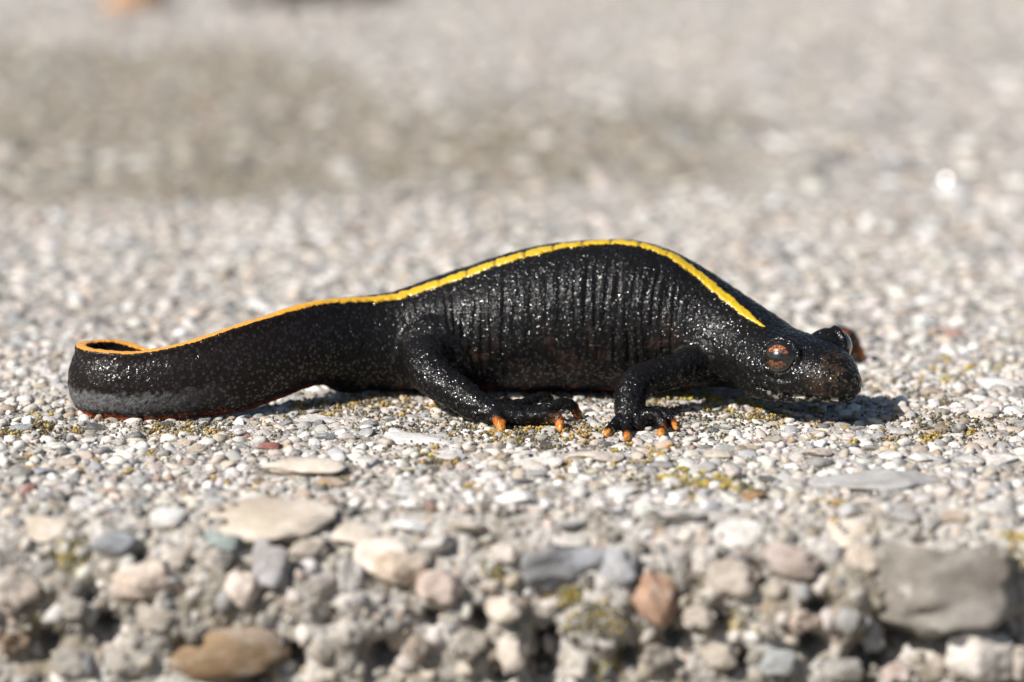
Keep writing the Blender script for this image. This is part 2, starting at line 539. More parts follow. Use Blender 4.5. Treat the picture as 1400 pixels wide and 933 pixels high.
for i, (px, py, hw, hh, col) in enumerate(TOPSTONES):
    p = gnd(px, py + hh * 0.5)
    x, y = p[0], p[1]
    sc = PX * (y - CAM_Y) / 437.0
    rx = hw * sc
    ry = max(min(hh * sc / 0.36, rx * 0.9), rx * 0.4)
    rz = max(min(hh * sc * 0.8, rx * 0.45), 0.7)
    z = float(top_height(np.array([x]), np.array([y]))[0])
    tilt = 0.0
    if py > 684:
        X_, Q_ = face_q(px, py + hh * 0.3)
        p3, ny_, nz_ = slab_point(np.array([X_]), np.array([Q_]))
        x, y, z = p3[0]
        tilt = math.atan2(-ny_[0], nz_[0])
        nface_top.append((x, Q_ + 9.5, min(ry, rx) * 0.7))
    add_pebble(peb_meshes[i % 8], (x, y, z + rz * (0.12 if py < 684 else -0.15)), (rx, ry, rz), (tilt + random.uniform(-.08, .08), random.uniform(-.08, .08), random.choice((0, math.pi)) + random.uniform(-.25, .25)), np.array(col) * random.uniform(1.0, 1.15))
    for t in (-0.55, 0, 0.55):
        placed.append((x + t * rx, y, min(ry, rx) * 0.9))
nface = list(nface_top)
for i, (px, py, hw, hh, col, out) in enumerate(FACESTONES):
    X_, Q_ = face_q(px, py)
    p3, ny_, nz_ = slab_point(np.array([X_]), np.array([Q_]))
    y_, z_, _, _ = face_profile(np.array([Q_]))
    p = np.array([X_, 0.5 * (p3[0, 1] + y_[0]), 0.5 * (p3[0, 2] + z_[0])])
    sc = PX * (p[1] - CAM_Y) / 437.0
    rx, rz = hw * sc, hh * sc
    ry = 0.6 * min(rx, rz) + 0.2 * max(rx, rz)
    add_pebble(face_meshes[i % 6] if i != 8 else peb_meshes[1], (p[0], p[1] - out * 0.8 + 0.40 * ry, p[2]), (rx, ry, rz), (random.uniform(-.2, .2), random.uniform(-.2, .2), random.uniform(-.2, .2)), np.array(col) * (1.15 if sum(col) > 1.3 else 0.95))
    nface.append((p[0], Q_ + 9.5, min(rx, rz) * 0.8))

# --- far back: an orange stone, and near-black lumps standing in for a shaded gap
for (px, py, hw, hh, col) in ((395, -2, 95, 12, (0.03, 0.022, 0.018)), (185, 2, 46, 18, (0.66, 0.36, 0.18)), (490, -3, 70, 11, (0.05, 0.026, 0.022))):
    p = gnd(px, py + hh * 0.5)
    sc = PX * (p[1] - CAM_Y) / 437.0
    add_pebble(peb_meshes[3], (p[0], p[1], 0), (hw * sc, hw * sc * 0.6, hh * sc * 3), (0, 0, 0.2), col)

# --- dart throwing: big stones first, the rest shrinks to sand
def throw(n_try, rmax, rmin, x0, x1, y0, y1, taken, power, r, gap=0.86, cell=None):
    cell = cell or rmax * 2
    grid = {}
    def put(x, y, rad):
        grid.setdefault((int(x // cell), int(y // cell)), []).append((x, y, rad))
    for t in taken:
        put(*t)
    bigr = max([t[2] for t in taken], default=0)
    reach = int(math.ceil((max(bigr, rmax) + rmax) / cell))
    rad = np.sort(rmin + (rmax - rmin) * r.random(n_try) ** power)[::-1]
    xs = r.uniform(x0, x1, n_try); ys = r.uniform(y0, y1, n_try)
    out = []
    for x, y, q in zip(xs.tolist(), ys.tolist(), rad.tolist()):
        cx, cy = int(x // cell), int(y // cell)
        ok = True
        for a in range(cx - reach, cx + reach + 1):
            for b in range(cy - reach, cy + reach + 1):
                for (ox, oy, orad) in grid.get((a, b), ()):
                    if (x - ox) ** 2 + (y - oy) ** 2 < ((q + orad) * gap) ** 2:
                        ok = False; break
                if not ok: break
            if not ok: break
        if ok:
            put(x, y, q); out.append((x, y, q))
    return out

# keep the stones from poking into the animal: low ones only where it touches down
def under_newt(x, y):
    return 0.0

r1 = np.random.default_rng(21)
near = throw(56000, 1.45, 0.17, -96, 96, -45, 62, placed, 5.0, r1, 0.78)
mid = throw(16000, 2.2, 0.45, -150, 150, 62, 210, [], 3.5, r1)
far = throw(9000, 4.5, 1.1, -260, 260, 210, 700, [], 3.0, r1)
front = throw(8000, 1.45, 0.28, -96, 96, -34, 9.5, [(a, b, c) for a, b, c in nface], 3.2, r1)

# the same gravel goes on beyond the frame, coarser
beside = [t for t in throw(26000, 2.3, 0.6, -420, 420, -42, 210, [], 3.0, r1) if not (abs(t[0]) < (97 if t[1] < 62 else 151))]
beside += [t for t in throw(9000, 4.5, 1.2, -600, 600, 210, 1000, [], 3.0, r1) if not (abs(t[0]) < 261 and t[1] < 700)]
below = [t for t in throw(16000, 2.6, 0.6, -420, 420, -118, 9.5, [], 3.0, r1) if not (abs(t[0]) < 97 and t[1] > -35)]

def as_arrays(lst):
    a = np.array(lst); return a[:, 0], a[:, 1], a[:, 2]

# the largest remaining ones in view become stones of their own
near.sort(key=lambda t: -t[2])
single = []
rest = []
left_n = 300 - len(TOPSTONES) - len(FACESTONES) - 4
for t in near:
    vis = abs(t[0]) < 78 * (437 + t[1]) / 437
    (single if (len(single) < left_n and vis) else rest).append(t)
for i, (x, y, q) in enumerate(single):
    z = float(top_height(np.array([x]), np.array([y]))[0])
    zz = q * random.uniform(0.4, 0.65)
    if -58 < x < 52 and -3 < y < 36:
        zz = min(zz, 0.55)
    add_pebble(peb_meshes[random.randrange(8)], (x, y, z - 0.1 * zz), (q * random.uniform(.9, 1.25), q * random.uniform(.7, .95), zz),
               (random.uniform(-.3, .3), random.uniform(-.3, .3), random.uniform(0, 6.28)), pick_cols(1, r1)[0])

S1, F1 = stone_shapes(2, 10, 33, 0.38, 7)     # 80 triangles
S0, F0 = stone_shapes(1, 10, 34, 0.4, 0)     # 20 triangles
def assemble(parts):
    V, F, C = [], [], []
    base = 0
    for (pos, size, rot, col, shapes, faces, ids) in parts:
        sh = np.stack(shapes)[ids]
        A = rotmat(rot[:, 0], rot[:, 1], rot[:, 2])
        v = np.einsum('nij,nkj->nki', A, sh * size[:, None, :]) + pos[:, None, :]
        n, k = v.shape[:2]
        V.append(v.reshape(-1, 3))
        F.append((faces[None] + (base + np.arange(n) * k)[:, None, None]).reshape(-1, 3))
        C.append(np.repeat(col, k, axis=0))
        base += n * k
    return np.concatenate(V), np.concatenate(F), np.concatenate(C)

def grain_set(lst, hi, r, flat=(0.5, 0.85), low_zone=False, sink=-0.1):
    x, y, q = as_arrays(lst)
    n = len(x)
    z = top_height(x, y)
    asp = r.uniform(0.8, 1.3, (n, 2))
    hz = q * r.uniform(*flat, n)
    size = np.stack([q * asp[:, 0] * 1.08, q * asp[:, 1], hz], 1)
    if low_zone:
        m = (x > -60) & (x < 52) & (y > -3) & (y < 36)
        size[m, 2] = np.minimum(size[m, 2], 0.5)
    pos = np.stack([x, y, z + (sink + r.uniform(-0.25, 0.4, n)) * size[:, 2]], 1)
    rot = np.stack([r.uniform(-.4, .4, n), r.uniform(-.4, .4, n), r.uniform(0, 6.28, n)], 1)
    col = pick_cols(n, r)
    st = stain_mask(x, y)[:, None] * r.uniform(0.4, 1.0, (n, 1))
    col = col * (1 - st * 0.75) + np.array([0.16, 0.13, 0.07]) * st * 0.75
    dk = (q < 0.5) & (r.random(n) < 0.13)
    col[dk] = np.array([0.075, 0.066, 0.05]) * r.uniform(0.7, 1.6, (dk.sum(), 1))
    ids = r.integers(0, 10, n)
    return (pos, size, rot, col, S1 if hi else S0, F1 if hi else F0, ids)

big = [t for t in rest if t[2] > 0.40]
small = [t for t in rest if t[2] <= 0.40]
parts = [grain_set(big, True, r1, low_zone=True), grain_set(small, False, r1, (0.6, 1.0), low_zone=True),
         grain_set(mid, False, r1, (0.35, 0.6)), grain_set(far, False, r1, (0.22, 0.4), False, -0.3)]
parts.append(grain_set(beside, False, r1, (0.35, 0.6)))
x, qz, q = as_arrays(below)
P, ny, nz = slab_point(x, qz - 9.5)
n = len(x)
parts.append((P, np.stack([q * 1.1, q, q * 0.9], 1), r1.uniform(0, 6.28, (n, 3)), pick_cols(n, r1), S0, F0, r1.integers(0, 10, n)))
x, qz, q = as_arrays(front)
P, ny, nz = slab_point(x, qz - 9.5)
n = len(x)
size = np.stack([q * r1.uniform(.9, 1.4, n), q * r1.uniform(.9, 1.3, n), q * r1.uniform(.8, 1.3, n)], 1)
front_cols = pick_cols(n, r1) * 0.88
algae = (smooth(-0.35, 0.25, fbm(P / 7.0, 3, 91)) * r1.uniform(0.3, 1.0, n))[:, None]
front_cols = front_cols * (1 - 0.7 * algae) + np.array([0.13, 0.11, 0.065]) * 0.7 * algae
dk = r1.random(n) < 0.10
front_cols[dk] = np.array([0.08, 0.07, 0.055])
P[:, 1] -= ny * q * 0.25; P[:, 2] -= nz * q * 0.25
parts.append((P, size, r1.uniform(0, 6.28, (n, 3)), front_cols, S1, F1, r1.integers(0, 10, n)))
V, F, C = assemble(parts)
gme = make_mesh('gravel', V, F)
set_col(gme, C)
gravel = link('gravel', gme, M_GRAIN, slab)
gravel['kind'] = 'stuff'


# ------------------------------------------------------------------ lichen granules
def build_lichen():
    r = np.random.default_rng(77)
    spots = [(955, 655, 55, 10, 220, 0), (985, 660, 25, 8, 90, 0), (720, 592, 120, 16, 420, 1), (600, 555, 60, 10, 120, 1), (940, 545, 50, 14, 140, 0),
             (760, 640, 12, 6, 40, 1), (1000, 560, 60, 18, 120, 0), (1090, 572, 60, 12, 60, 1), (250, 592, 60, 8, 90, 1), (55, 590, 60, 14, 110, 1),
             (480, 560, 60, 10, 120, 1), (850, 620, 80, 12, 120, 1), (300, 660, 120, 30, 70, 1), (640, 650, 180, 30, 120, 1), (1200, 600, 180, 20, 140, 1),
             (690, 592, 170, 24, 1100, 2), (900, 560, 90, 26, 500, 2), (500, 560, 110, 16, 450, 2), (1010, 570, 90, 16, 350, 2), (1320, 585, 120, 22, 600, 2),
             (60, 585, 80, 24, 450, 2), (250, 590, 110, 12, 350, 2), (960, 660, 90, 14, 350, 2), (560, 640, 120, 14, 250, 2), (1200, 540, 160, 26, 500, 2), (780, 540, 100, 10, 250, 2),
             (1300, 510, 100, 20, 120, 0), (600, 625, 60, 12, 80, 1), (1130, 690, 160, 20, 70, 1), (140, 640, 120, 25, 80, 1), (1395, 735, 25, 12, 60, 0)]
    pos, siz, cols = [], [], []
    for px, py, sx, sy, n, kind in spots:
        a = np.stack([r.normal(px, sx * .55, n), r.normal(py, sy * .55, n)], 1)
        # clump around a few centres
        cs = a[r.integers(0, n, max(3, n // 9))]
        a = cs[r.integers(0, len(cs), n)] + r.normal(0, 1, (n, 2)) * (np.array([4.5, 2.0]) if kind < 2 else np.array([13.0, 3.2]))
        g = np.array([gnd(u, v) for u, v in a])
        g[:, 2] = top_height(g[:, 0], g[:, 1]) + r.uniform(0.1, 0.5, n)
        pos.append(g); siz.append(r.uniform(0.14, 0.36, n) if kind < 2 else r.uniform(0.12, 0.30, n))
        y = np.array([[0.42, 0.33, 0.05], [0.36, 0.32, 0.07], [0.47, 0.27, 0.05], [0.26, 0.24, 0.08]])
        o = np.array([[0.42, 0.22, 0.05], [0.36, 0.25, 0.08], [0.20, 0.15, 0.07], [0.40, 0.30, 0.06]])
        k = np.array([[0.10, 0.085, 0.05], [0.15, 0.115, 0.05], [0.065, 0.058, 0.042], [0.20, 0.145, 0.055]])
        cols.append((y, o, k)[kind][r.integers(0, 4, n)] * r.uniform(0.7, 1.15, (n, 1)))
    # on the broken face
    for px, py, sx, sy, n in ((85, 755, 30, 16, 110), (775, 812, 22, 14, 80), (830, 915, 30, 12, 80), (820, 840, 40, 20, 80), (1000, 860, 30, 20, 50), (1390, 760, 14, 24, 80), (675, 778, 14, 12, 50), (1215, 880, 40, 20, 60)):
        a = np.stack([r.normal(px, sx * .6, n), r.normal(py, sy * .6, n)], 1)
        g = np.array([at(u, v, EDGE) for u, v in a])
        q = np.array([face_q(u, v)[1] for u, v in a])
        g2, _, _ = slab_point(g[:, 0], q)
        g2[:, 1] -= r.uniform(0.1, 0.5, n)
        pos.append(g2); siz.append(r.uniform(0.14, 0.38, n))
        cols.append(np.array([[0.38, 0.28, 0.06], [0.24, 0.20, 0.07], [0.17, 0.15, 0.07]])[r.integers(0, 3, n)] * r.uniform(0.7, 1.1, (n, 1)))
    pos, siz, cols = np.concatenate(pos), np.concatenate(siz), np.concatenate(cols)
    n = len(pos)
    V, F, C = assemble([(pos, np.stack([siz, siz, siz * 0.9], 1), r.uniform(0, 6.28, (n, 3)), cols, S0, F0, r.integers(0, 10, n))])
    me = make_mesh('lichen', V, F)
    set_col(me, C)
    o = link('lichen', me, M_LICH)
    o['kind'] = 'stuff'
    o['label'] = 'yellow, orange and dark brown lichen granules scattered over the concrete'
    o['category'] = 'lichen'
build_lichen()

# a quartz chip whose flat side catches the sun, far back on the right
def quartz_chip():
    N = NT('quartz')
    N.b.inputs['Base Color'].default_value = (0.6, 0.58, 0.55, 1)
    N.b.inputs['Roughness'].default_value = 0.31
    N.b.inputs['IOR'].default_value = 1.75
    p = gnd(1295, 247, 1.2)
    P = Vector(p * MM)
    h = ((cam.location - P).normalized() + SUN_DIR).normalized()
    bm = bmesh.new()
    bmesh.ops.create_cone(bm, cap_ends=True, segments=7, radius1=1.4, radius2=0.72, depth=2.2)
    v = np.array([x.co[:] for x in bm.verts])
    v[:, 1] *= 0.85
    bmesh.ops.triangulate(bm, faces=bm.faces[:])
    f = np.array([[a.index for a in t.verts] for t in bm.faces])
    bm.free()
    o = link('pebble', make_mesh('quartz_chip', v, f, False), N.m, slab)
    o.location = P
    o.rotation_euler = h.to_track_quat('Z', 'Y').to_euler()
quartz_chip()
# ------------------------------------------------------------------ the newt
def ztop(py, Y):
    return float(at(700, py, Y)[2])
def xat(px, Y):
    # px is read at the height of the flank
    return float(at(px, 470, Y)[0])

HEAD_F = np.array([0.656, -0.755, 0.0])        # where the snout points
HEAD_S = np.array([0.755, 0.656, 0.0])         # towards the far eye
# X, Y, z top, z bottom, half width, tail shape 0..1, stripe angle (deg to the camera side)
ST = [
    (-49.0, 13.8, 4.6, 2.6, 0.35, 1, 0), (-53.0, 15.9, 7.3, 1.6, 0.9, 1, 0), (-57.0, 17.3, 9.2, 0.9, 1.3, 1, 0), (-61.5, 17.5, 10.4, 0.5, 1.7, 1, 0),
    (-65.0, 15.4, 10.8, 0.3, 2.0, 1, 0), (-66.2, 12.0, 11.0, 0.25, 2.2, 1, 0), (-64.6, 8.8, 11.0, 0.25, 2.3, 1, 0), (-61.0, 7.1, 10.9, 0.25, 2.4, 1, 0),
    (xat(185, 6.8), 6.8, ztop(481, 6.8), 0.25, 2.5, 1, 0), (xat(250, 7.5), 7.5, ztop(469, 7.5), 0.3, 2.7, 1, 0), (xat(330, 10.5), 10.5, ztop(443, 10.5), 0.8, 3.1, 1, 0),
    (xat(380, 14), 14, ztop(428, 14), 2.0, 3.5, 0.9, 0), (xat(430, 18.5), 18.5, ztop(414, 18.5), 3.0, 4.2, 0.7, 2), (xat(465, 21.5), 21.5, ztop(409, 21.5), 1.6, 5.0, 0.5, 4),
    (xat(500, 24), 24, ztop(406, 24), 0.9, 5.9, 0.3, 7), (xat(540, 26), 26, ztop(400, 26), 0.4, 7.2, 0.1, 10), (xat(600, 27.5), 27.5, ztop(379, 27.5), 0.3, 9.2, 0, 12),
    (xat(650, 28), 28, ztop(362, 28), 0.2, 10.4, 0, 12), (xat(700, 28), 28, ztop(346, 28), 0.2, 11.1, 0, 10), (xat(760, 28), 28, ztop(334, 28), 0.2, 11.3, 0, 5),
    (xat(820, 27.5), 27.5, ztop(329, 27.5), 0.2, 11.0, 0, 2), (xat(870, 26.5), 26.5, ztop(331, 26.5), 0.3, 10.2, 0, 2), (xat(920, 25), 25, ztop(347, 25), 0.9, 9.2, 0, 4),
    (xat(960, 23), 23, ztop(371, 23), 1.8, 8.4, 0, 8), (xat(1000, 20), 20, ztop(400, 20), 2.4, 7.6, 0, 12), (xat(1032, 16.6), 16.6, ztop(424, 16.6), 2.9, 7.4, 0, 12),
    (xat(1060, 13.0), 13.0, 13.6, 3.2, 7.6, 0, 10), (44.9, 8.0, 12.9, 3.5, 7.0, 0, 0), (47.3, 5.1, 12.3, 3.7, 6.1, 0, 0), (49.1, 2.9, 11.3, 3.9, 4.7, 0, 0),
    (50.4, 1.5, 9.9, 4.2, 3.3, 0, 0), (51.2, 0.6, 8.4, 5.0, 1.8, 0, 0)]
ST = np.array(ST)

def catmull(tab, n):
    d = np.concatenate([[0], np.cumsum(np.linalg.norm(np.diff(tab[:, :2], axis=0), axis=1))])
    s = np.linspace(0, d[-1], n)
    m = np.zeros_like(tab)
    m[1:-1] = (tab[2:] - tab[:-2]) / (d[2:] - d[:-2])[:, None]
    m[0] = (tab[1] - tab[0]) / (d[1] - d[0]); m[-1] = (tab[-1] - tab[-2]) / (d[-1] - d[-2])
    k = np.clip(np.searchsorted(d, s, side='right') - 1, 0, len(d) - 2)
    h = (d[k + 1] - d[k])[:, None]
    t = ((s - d[k]) / (d[k + 1] - d[k]))[:, None]
    return ((2 * t ** 3 - 3 * t ** 2 + 1) * tab[k] + (t ** 3 - 2 * t ** 2 + t) * h * m[k] + (-2 * t ** 3 + 3 * t ** 2) * tab[k + 1] + (t ** 3 - t ** 2) * h * m[k + 1]), s

SPN = 420
SPI, SPS = catmull(ST, SPN)
SC = np.stack([SPI[:, 0], SPI[:, 1], 0.5 * (SPI[:, 2] + SPI[:, 3])], 1)
Tn = np.gradient(np.stack([SPI[:, 0], SPI[:, 1]], 1), axis=0)
Tn = Tn / np.linalg.norm(Tn, axis=1)[:, None]
for _ in range(3):
    Tn[1:-1] = (Tn[2:] + Tn[1:-1] + Tn[:-2]) / 3
    Tn = Tn / np.linalg.norm(Tn, axis=1)[:, None]
SR = np.stack([Tn[:, 1], -Tn[:, 0], np.zeros(SPN)], 1)      # towards the camera side of the trunk
HH = 0.5 * (SPI[:, 2] - SPI[:, 3]); HW = np.maximum(SPI[:, 4], 0.3); KT = np.clip(SPI[:, 5], 0, 1)

def section(i, th):
    """point on section i at angle th from the top, positive to the camera side"""
    c, s = math.cos(th), math.sin(th)
    z = HH[i] * c
    v = 0.5 * (1 + c)                               # 0 bottom, 1 top
    w_body = abs(s) ** 0.92
    lens = math.sin(math.pi * min(1, max(0, v ** 0.85))) ** 0.75 if 0 < v < 1 else 0
    w_tail = max(lens, min(0.42 if c > 0 else 0.3, abs(s) * 2.2))
    w = HW[i] * ((1 - KT[i]) * w_body + KT[i] * w_tail)
    if KT[i] < 0.5:                                 # belly sags, back a little narrower
        w *= 1.0 - 0.10 * c * (1 - 2 * KT[i])
    return SC[i] + np.array([0, 0, z]) + SR[i] * (w * (1 if s >= 0 else -1))

def loft():
    K = 40
    V, F = [], []
    for i in range(SPN):
        for k in range(K):
            V.append(section(i, 2 * math.pi * k / K))
    for i in range(SPN - 1):
        for k in range(K):
            a, b = i * K + k, i * K + (k + 1) % K
            F.append((a, b, b + K)); F.append((a, b + K, a + K))
    for i, fl in ((0, False), (SPN - 1, True)):
        c = len(V); V.append(SC[i])
        for k in range(K):
            a, b = i * K + k, i * K + (k + 1) % K
            F.append((c, a, b) if fl else (c, b, a))
    return V, F

SHV, SHF = [], []
def add_shell(V, F):
    b = len(SHV)
    SHV.extend([tuple(map(float, v)) for v in V])
    SHF.extend([tuple(int(q) + b for q in f) for f in F])

def spline(pts, n):
    pts = np.array(pts, float)
    d = np.concatenate([[0], np.cumsum(np.linalg.norm(np.diff(pts[:, :3], axis=0), axis=1))])
    m = np.zeros_like(pts)
    m[1:-1] = (pts[2:] - pts[:-2]) / (d[2:] - d[:-2])[:, None]
    m[0] = (pts[1] - pts[0]) / (d[1] - d[0]); m[-1] = (pts[-1] - pts[-2]) / (d[-1] - d[-2])
    s = np.linspace(0, d[-1], n)
    k = np.clip(np.searchsorted(d, s, side='right') - 1, 0, len(d) - 2)
    h = (d[k + 1] - d[k])[:, None]; t = ((s - d[k]) / (d[k + 1] - d[k]))[:, None]
    return (2 * t ** 3 - 3 * t ** 2 + 1) * pts[k] + (t ** 3 - 2 * t ** 2 + t) * h * m[k] + (-2 * t ** 3 + 3 * t ** 2) * pts[k + 1] + (t ** 3 - t ** 2) * h * m[k + 1]

def sphere_shell(c, r, squash=(1, 1, 1)):
    v, f = ico(4)
    add_shell(v * r * np.array(squash) + np.array(c), f)

LIMB = []       # x y z r along every limb, for colouring
def tube(pts, n=None, rec=True):
    """closed tube through x y z r points with round ends"""
    total = sum(np.linalg.norm(np.array(a[:3]) - np.array(b[:3])) for a, b in zip(pts[:-1], pts[1:]))
    n = n or max(8, int(total / 0.35))
    S = spline(pts, n)
    S[:, 3] = np.maximum(S[:, 3], 0.2)
    if rec:
        LIMB.extend(S.tolist())
    T = np.gradient(S[:, :3], axis=0); T /= np.linalg.norm(T, axis=1)[:, None]
    u = np.cross(T[0], [0.3, 0.2, 1.0]); u /= np.linalg.norm(u)
    rings = []
    def ring(c, u, t, r):
        w = np.cross(t, u)
        a = np.arange(16) * math.pi / 8
        return c + r * (np.cos(a)[:, None] * u + np.sin(a)[:, None] * w)
    for i in range(n):
        u = u - T[i] * (u @ T[i]); u /= np.linalg.norm(u)
        if i == 0:
            for q in (0.95, 0.75, 0.4):
                rings.append(ring(S[0, :3] - T[0] * S[0, 3] * q, u, T[0], S[0, 3] * math.sqrt(1 - q * q)))
        rings.append(ring(S[i, :3], u, T[i], S[i, 3]))
        if i == n - 1:
            for q in (0.4, 0.75, 0.95):
                rings.append(ring(S[i, :3] + T[i] * S[i, 3] * q, u, T[i], S[i, 3] * math.sqrt(1 - q * q)))
    V = np.concatenate(rings); F = []
    m = len(rings)
    for i in range(m - 1):
        for k in range(16):
            a, b = i * 16 + k, i * 16 + (k + 1) % 16
            F.append((a, b, b + 16)); F.append((a, b + 16, a + 16))
    c0, c1 = len(V), len(V) + 1
    V = np.concatenate([V, [S[0, :3] - T[0] * S[0, 3]], [S[-1, :3] + T[-1] * S[-1, 3]]])
    for k in range(16):
        F.append((c0, (k + 1) % 16, k))
        F.append((c1, (m - 1) * 16 + k, (m - 1) * 16 + (k + 1) % 16))
    add_shell(V, F)

TIPS = []
def A(px, py, Y, r):
    p = at(px, py, Y); return (p[0], p[1], p[2], r)
def tip(px, py, r, z=0.55):
    p = gnd(px, py, z); TIPS.append((p[0], p[1], p[2])); return (p[0], p[1], p[2], r)

V, F = loft()
add_shell(V, F)
# near front leg and its four fingers
tube([A(968, 490, 17, 3.2), A(925, 507, 12.5, 2.7), A(885, 517, 9.5, 2.6), A(866, 530, 7, 2.6), A(861, 553, 4.4, 2.4), A(864, 569, 2.8, 2.2), A(872, 577, 1.8, 1.7)])
tube([A(856, 568, 2.8, 1.3), A(843, 579, 0.8, 0.95), A(834, 588, -0.8, 0.8), tip(830, 594, 0.6)])
tube([A(862, 568, 2.2, 1.2), A(858, 578, 0.4, 0.9), A(857, 590, -1.6, 0.82), tip(858, 599, 0.62)])
tube([A(876, 570, 2.4, 1.3), A(893, 567, 1.2, 0.98), A(903, 574, 0.0, 0.85), A(905, 586, -0.7, 0.78), tip(904, 594, 0.62)])
tube([A(878, 568, 4.2, 1.2), A(897, 563, 4.6, 0.9), A(910, 569, 3.6, 0.78), A(919, 578, 2.0, 0.68), tip(925, 586, 0.5)])
# near hind leg and its five toes
tube([A(606, 480, 23, 4.4), A(588, 490, 17.5, 4.2), A(584, 503, 13.6, 3.6), A(600, 521, 10.8, 3.1), A(626, 538, 8.2, 2.75), A(654, 556, 5.6, 2.35), A(680, 566, 4.0, 2.0), A(708, 567, 3.6, 1.6)])
tube([A(676, 566, 3.0, 1.3), A(680, 572, 1.4, 1.0), A(684, 579, 0.2, 0.9), tip(685, 588, 0.66)])
tube([A(690, 569, 2.6, 1.35), A(722, 570, 1.9, 1.05), A(752, 569, 1.3, 0.92), A(763, 573, 0.7, 0.85), tip(766, 587, 0.64)])
tube([A(698, 564, 3.6, 1.3), A(736, 562, 4.4, 1.02), A(766, 553, 5.2, 0.92), A(780, 554, 5.8, 0.88), A(788, 563, 6.2, 0.8), tip(793, 571, 0.6)])
tube([A(694, 560, 5.0, 1.3), A(722, 551, 7.4, 1.0), A(740, 543, 9.4, 0.9), A(750, 546, 10.6, 0.82), tip(757, 556, 0.62, 0.9)])
tube([A(680, 558, 6.2, 1.1), A(694, 551, 9.0, 0.85), (at(706, 548, 11.5)[0], 11.5, 1.2, 0.75), (at(712, 550, 13)[0], 13.0, 0.7, 0.6)])
# far front leg: the hand shows beyond the far eye
tube([(36.0, 26.0, 6.0, 2.6), (44.0, 36.0, 3.0, 2.0), (51.0, 44.0, 2.6, 1.9), (54.8, 48.4, 4.0, 2.1), (56.2, 50.0, 2.8, 2.0)])
for (dx, dy, l) in ((1.0, -0.35, 2.3), (0.75, 0.35, 3.2), (0.3, 0.9, 4.0), (-0.4, 1.0, 3.2)):
    e = (56.0 + dx * l, 50.0 + dy * l, 0.5, 0.6)
    TIPS.append(e[:3])
    tube([(55.9, 50.0, 2.0, 1.2), (56 + dx * l * .5, 50 + dy * l * .5, 2.4, 0.9), (56 + dx * l * .85, 50 + dy * l * .85, 1.5, 0.75), e])
# far hind leg, behind the trunk
tube([(-12.0, 33.0, 9.0, 4.0), (-10.0, 41.0, 7.5, 3.1), (-14.0, 45.0, 4.0, 2.5), (-17.5, 47.0, 2.2, 2.0), (-20.0, 48.5, 1.6, 1.6)])
for (dx, dy, l) in ((-1.0, -0.7, 3.0), (-1.0, -0.2, 5.0), (-1.0, 0.3, 5.6), (-0.7, 0.8, 5.0), (-0.1, 1.0, 3.6)):
    e = (-20 + dx * l, 48.5 + dy * l, 0.5, 0.6)
    TIPS.append(e[:3])
    tube([(-19.5, 48.3, 1.7, 1.2), (-20 + dx * l * .5, 48.5 + dy * l * .5, 2.0, 0.9), (-20 + dx * l * .85, 48.5 + dy * l * .85, 1.3, 0.75), e])

# eyes: sockets are bulges of the head, rims are rings round the eyeball
MID = np.array([44.9, 8.0, 0.0])
EYES = []
for side in (-1, 1):
    c = MID + HEAD_S * side * (6.0 if side > 0 else 5.7) + np.array([0, 0, 10.6]) + HEAD_F * 0.2
    g = HEAD_S * side * 0.86 + HEAD_F * 0.40 + np.array([0, 0, 0.22])
    g /= np.linalg.norm(g)
    EYES.append((c, g))
    sphere_shell(c - g * 1.35 + np.array([0, 0, 0.1]), 3.1)
    # brow and cheek
    a = np.cross(g, [0, 0, 1]); a /= np.linalg.norm(a); b = np.cross(a, g)
    ringp = []
    for k in range(25):
        t = 2 * math.pi * k / 24
        ringp.append((*(c + g * 0.75 + a * 2.72 * math.cos(t) + b * 2.6 * math.sin(t)), 0.46 + 0.14 * max(0, math.sin(t))))
    tube(ringp, 80, False)
# upper jaw ridge between eye and snout, cheek glands
for side in (-1, 1):
    tube([(*(MID + HEAD_S * side * 6.1 + HEAD_F * -4.5 + np.array([0, 0, 6.6])), 1.5), (*(MID + HEAD_S * side * 5.9 + HEAD_F * 0.5 + np.array([0, 0, 6.5])), 1.5),
          (*(MID + HEAD_S * side * 4.2 + HEAD_F * 4.2 + np.array([0, 0, 6.6])), 1.4), (*(MID + HEAD_S * side * 2.0 + HEAD_F * 6.9 + np.array([0, 0, 6.6])), 1.2), (*(MID + HEAD_F * 8.1 + np.array([0, 0, 6.5])), 1.05)], None, False)
    tube([(*(MID + HEAD_S * side * 5.2 + HEAD_F * -6.0 + np.array([0, 0, 5.4])), 2.2), (*(MID + HEAD_S * side * 5.2 + HEAD_F * -1.0 + np.array([0, 0, 5.0])), 1.7),
          (*(MID + HEAD_S * side * 3.6 + HEAD_F * 3.6 + np.array([0, 0, 5.2])), 1.4)], None, False)
sphere_shell(MID + HEAD_F * 6.5 + np.array([0, 0, 6.9]), 2.2, (1.0, 1.0, 0.92))
sphere_shell(at(598, 476, 20.5), 4.8, (1.35, 1.0, 1.1))
# bulge behind the vent
sphere_shell((xat(478, 22.5), 22.5, 4.2), 3.4, (1.5, 1.0, 1.0))

def laplace(co, e, it, lam):
    n = len(co)
    deg = np.bincount(e.ravel(), minlength=n).astype(float)
    for _ in range(it):
        acc = np.stack([np.bincount(e[:, 0], co[e[:, 1], k], n) + np.bincount(e[:, 1], co[e[:, 0], k], n) for k in range(3)], 1)
        co = co + lam * (acc / deg[:, None] - co)
    return co

